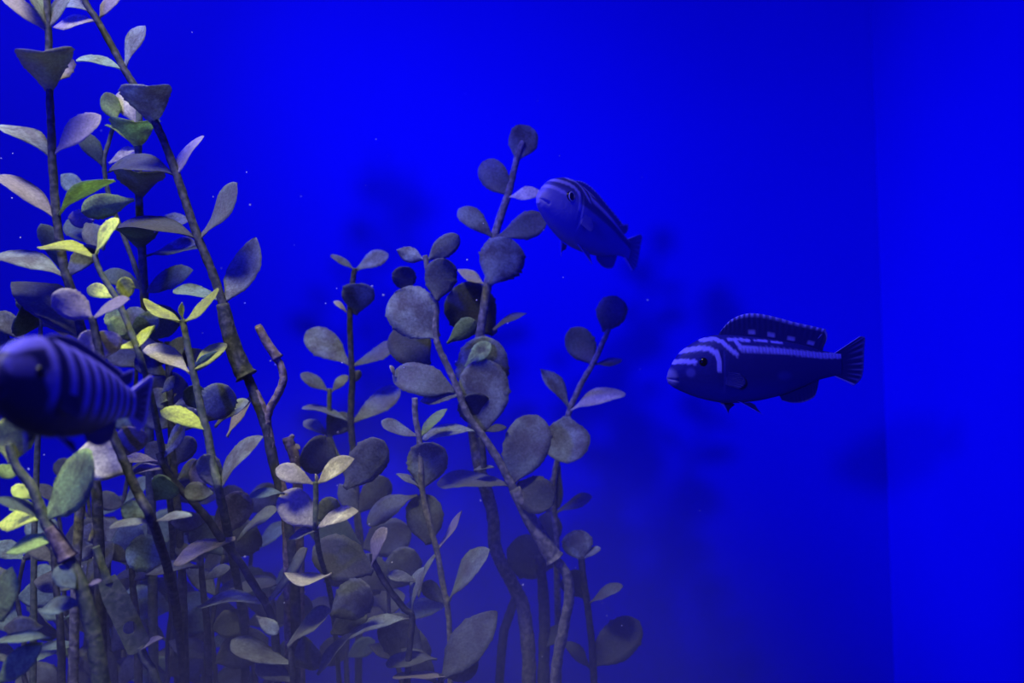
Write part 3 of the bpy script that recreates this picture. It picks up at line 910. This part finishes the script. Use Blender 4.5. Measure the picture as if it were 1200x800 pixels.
def make_fish(label, loc, yaw, pitch, roll, length, pat, fin_dark, fin_edge, bendc=0.0, eye_ring=True, raised=1.0, edge=0.06, eye=5.6):
    S = length / 230.0
    root = bpy.data.objects.new('cichlid_fish', None)
    COL.objects.link(root)
    root.empty_display_size = 0.02
    tag(root, label, 'fish', 'cichlids swimming in the tank')
    root.location = loc
    root.rotation_euler = (roll, pitch, yaw)
    # body: closed loft with a pattern stored per vertex
    NX, NR = 190, 72
    V, C, F = [], [], []
    xs = [782 + 202 * (0.5 - 0.5 * math.cos(math.pi * min(1, (i / NX) * 0.5))) / 0.5 * 1.0 for i in range(NX + 1)]
    xs = [782 + 202 * (i / NX) ** 1.25 for i in range(NX + 1)]
    for x in xs:
        t, b, w = itp(x, TOPs), itp(x, BOTs), itp(x, WIDs)
        c, h = (t + b) / 2, (b - t) / 2
        for k in range(NR):
            a = 2 * math.pi * k / NR
            ca, sa = math.cos(a), math.sin(a)
            ww = math.copysign(abs(ca) ** 0.9, ca) * w
            # widest a little above the middle; mouth groove
            yy = c - sa * h
            if x < 795:
                ww *= 1 - 0.28 * math.exp(-((yy - (444 + (x - 784) * .15)) / 1.3) ** 2)
            if 838 < x < 846 and 412 < yy < 458:       # gill cover edge
                ww *= 1 - 0.05 * sm(838, 846, x)
            V.append(fpt(x, yy, ww, S, bendc))
            C.append(pat(x, yy, 1 if ca > 0 else -1))
    for i in range(NX):
        for k in range(NR):
            a, b = i * NR + k, i * NR + (k + 1) % NR
            F.append((a, b, b + NR, a + NR))
    F.append(tuple(range(NR))[::-1])
    F.append(tuple(NX * NR + k for k in range(NR)))
    o = link_mesh('body', V, F, M_FISH, root)
    color_attr(o.data, C)

    # fins
    def dors(u, v):
        c = fin_dark
        if u > 0.25:
            c = lerp3(c, fin_edge, 0.6 * (1 - sm(.05, .11, abs(v - .24))) * sm(.1, .7, math.sin(u * 36 + 1)))
        c = lerp3(c, fin_edge, sm(.84, .92, v) * (.30 + .70 * sm(-.3, .4, math.sin(u * 120))))
        return c
    dorsal = ([(842, 394), (856, 394), (872, 395), (890, 397), (908, 400), (926, 403), (944, 407), (958, 411)],
              [(846, 387), (857, 375), (872, 368), (889, 367), (909, 371), (930, 377), (952, 382), (968, 386)])
    dorsal = (dorsal[0], [tuple(a + (b - a) * raised for a, b in zip(p, q)) for p, q in zip(*dorsal)])
    make_fin('dorsal_fin', root, dorsal, S, dors, bendc, 1.6)
    rear = ([(946, 407), (952, 409), (958, 411), (963, 412)], [(967, 386), (969, 392), (968, 399), (964, 407)])
    rear = (rear[0], [(q[0] + 14 * (1 - raised), q[1] + (p[1] - q[1]) * (1 - raised) * .6) for p, q in zip(*rear)])
    make_fin('dorsal_fin_rear', root, rear, S, lambda u, v: lerp3(fin_dark, fin_edge, 0.6 if (u < 0.15 or v > .9) else 0), bendc, 1.2)

    def tailc(u, v):
        e = max(1 - sm(edge * .5, edge, u), 1 - sm(edge * .5, edge, 1 - u), (1 if edge > .1 else .5) * sm(0.98 - edge, 1 - edge * .3, v))
        r = 0.35 * max(0, math.sin(u * 60)) * sm(0.3, 0.9, v)
        return lerp3(fin_dark, fin_edge, max(e, r))
    tail = ([(976, 414), (977, 417), (978, 421), (978, 427), (978, 433), (977, 438), (976, 441)],
            [(1006, 394), (1012, 396), (1011, 408), (1010, 422), (1009, 434), (1006, 444), (998, 452)])
    make_fin('tail_fin', root, tail, S, tailc, bendc, 2.6)
    anal = ([(912, 463), (924, 459), (938, 454), (950, 448), (958, 445)], [(915, 469), (927, 472), (940, 471), (952, 465), (956, 455)])
    make_fin('anal_fin', root, anal, S, lambda u, v: lerp3(fin_dark, fin_edge, 0.6 * sm(0.88, 1, v)), bendc, 1.5)
    for sd in (-1, 1):
        ox = 0 if sd < 0 else -18
        pel = ([(862 + ox, 470), (867 + ox, 471), (872 + ox, 471.5), (876 + ox, 471)], [(891 + ox * 1.9, 486), (888 + ox * 1.8, 484), (884 + ox * 1.5, 479), (881 + ox, 474)])
        make_fin('pelvic_fin', root, pel, S, lambda u, v: lerp3(fin_dark, fin_edge, 1 - sm(0.15, 0.4, u)), bendc, 1.2, w_off=sd * 7, splay=sd * 5)
        pec = ([(846, 436), (847, 441), (847, 446), (846, 451)], [(862, 438), (868, 445), (868, 451), (862, 456)])
        make_fin('pectoral_fin', root, pec, S, lambda u, v: lerp3(lerp3(pat(868, 452, 1), fin_dark, .5), fin_edge, 0.02 * v), bendc, 0.8, w_off=sd * 19.0, splay=sd * 4)
        # eye: flattened ball with an iris ring
        ex, ey, er = 823, 425, eye
        wx = itp(ex, WIDs) * 0.96
        bm = bmesh.new()
        bmesh.ops.create_uvsphere(bm, u_segments=18, v_segments=12, radius=er * S)
        cen = fpt(ex, ey, sd * (wx - 1.2), S)
        for v in bm.verts:
            v.co = Vector((v.co.x, v.co.y * 0.62, v.co.z)) + cen
        me = bpy.data.meshes.new('eye'); bm.to_mesh(me); bm.free()
        me.materials.append(M_PUPIL)
        me.polygons.foreach_set('use_smooth', [True] * len(me.polygons))
        eo = bpy.data.objects.new('eye', me); COL.objects.link(eo); eo.parent = root
        if eye_ring:
            V, F = [], []
            n, m_ = 28, 8
            for i in range(n):
                a = 2 * math.pi * i / n
                for j in range(m_):
                    b = 2 * math.pi * j / m_
                    rr = (er * 0.80 + 0.55 * math.cos(b)) * S
                    V.append(cen + Vector((rr * math.cos(a), sd * (er * .40 + 0.6 * math.sin(b)) * S, rr * math.sin(a))))
            for i in range(n):
                for j in range(m_):
                    F.append((i * m_ + j, ((i + 1) % n) * m_ + j, ((i + 1) % n) * m_ + (j + 1) % m_, i * m_ + (j + 1) % m_))
            link_mesh('iris', V, F, M_IRIS, eo)
    return root


FD = (0.012, 0.010, 0.14)
FE = (0.52, 0.48, 1.0)
make_fish('dark fish with pale blue lengthwise stripes and raised dorsal fin, alone at the right', P(880, 432, 0.50), math.radians(-3), math.radians(0), 0, 0.115, pat_striped, FD, FE, 0.0, eye_ring=False)
make_fish('small pale blue fish facing the front quarter beside the tallest centre sprig', P(686, 261, 0.585), math.radians(50), math.radians(14), math.radians(0), 0.124, pat_pale, (0.08, 0.07, 0.34), FE, 0.0, raised=0.5, eye=7.0)
make_fish('blurred dark blue fish with pale vertical bars cut off by the left edge', P(78, 460, 0.31), math.radians(83), math.radians(8), math.radians(0), 0.098, pat_barred, FD, (0.40, 0.36, 1.0), 0.0, raised=0.4, edge=0.22, eye_ring=False)

# ------------------------------------------------------------------ specks drifting in the water
bm = bmesh.new()
rs = random.Random(3)
spots = [(225, 38, .5), (660, 325, .55), (820, 598, .6), (15, 180, .5), (14, 232, .5), (545, 110, .7), (455, 183, .7), (293, 240, .6), (345, 287, .6), (287, 355, .5), (630, 118, .7)]
for k in range(90):
    x, y, d = spots[k] if k < len(spots) else (rs.uniform(0, 760), rs.uniform(150, 800), rs.uniform(.4, .7))
    p = P(x, y, d)
    s = bmesh.ops.create_icosphere(bm, subdivisions=1, radius=rs.uniform(0.00025, 0.0006))
    for v in s['verts']:
        v.co += p
me = bpy.data.meshes.new('floating_specks')
bm.to_mesh(me); bm.free()
me.materials.append(plain('speck_white', (0.7, 0.7, 0.75), 0.6))
sp = bpy.data.objects.new('floating_specks', me)
COL.objects.link(sp)
tag(sp, 'tiny pale specks drifting in the water', 'specks', kind='stuff')
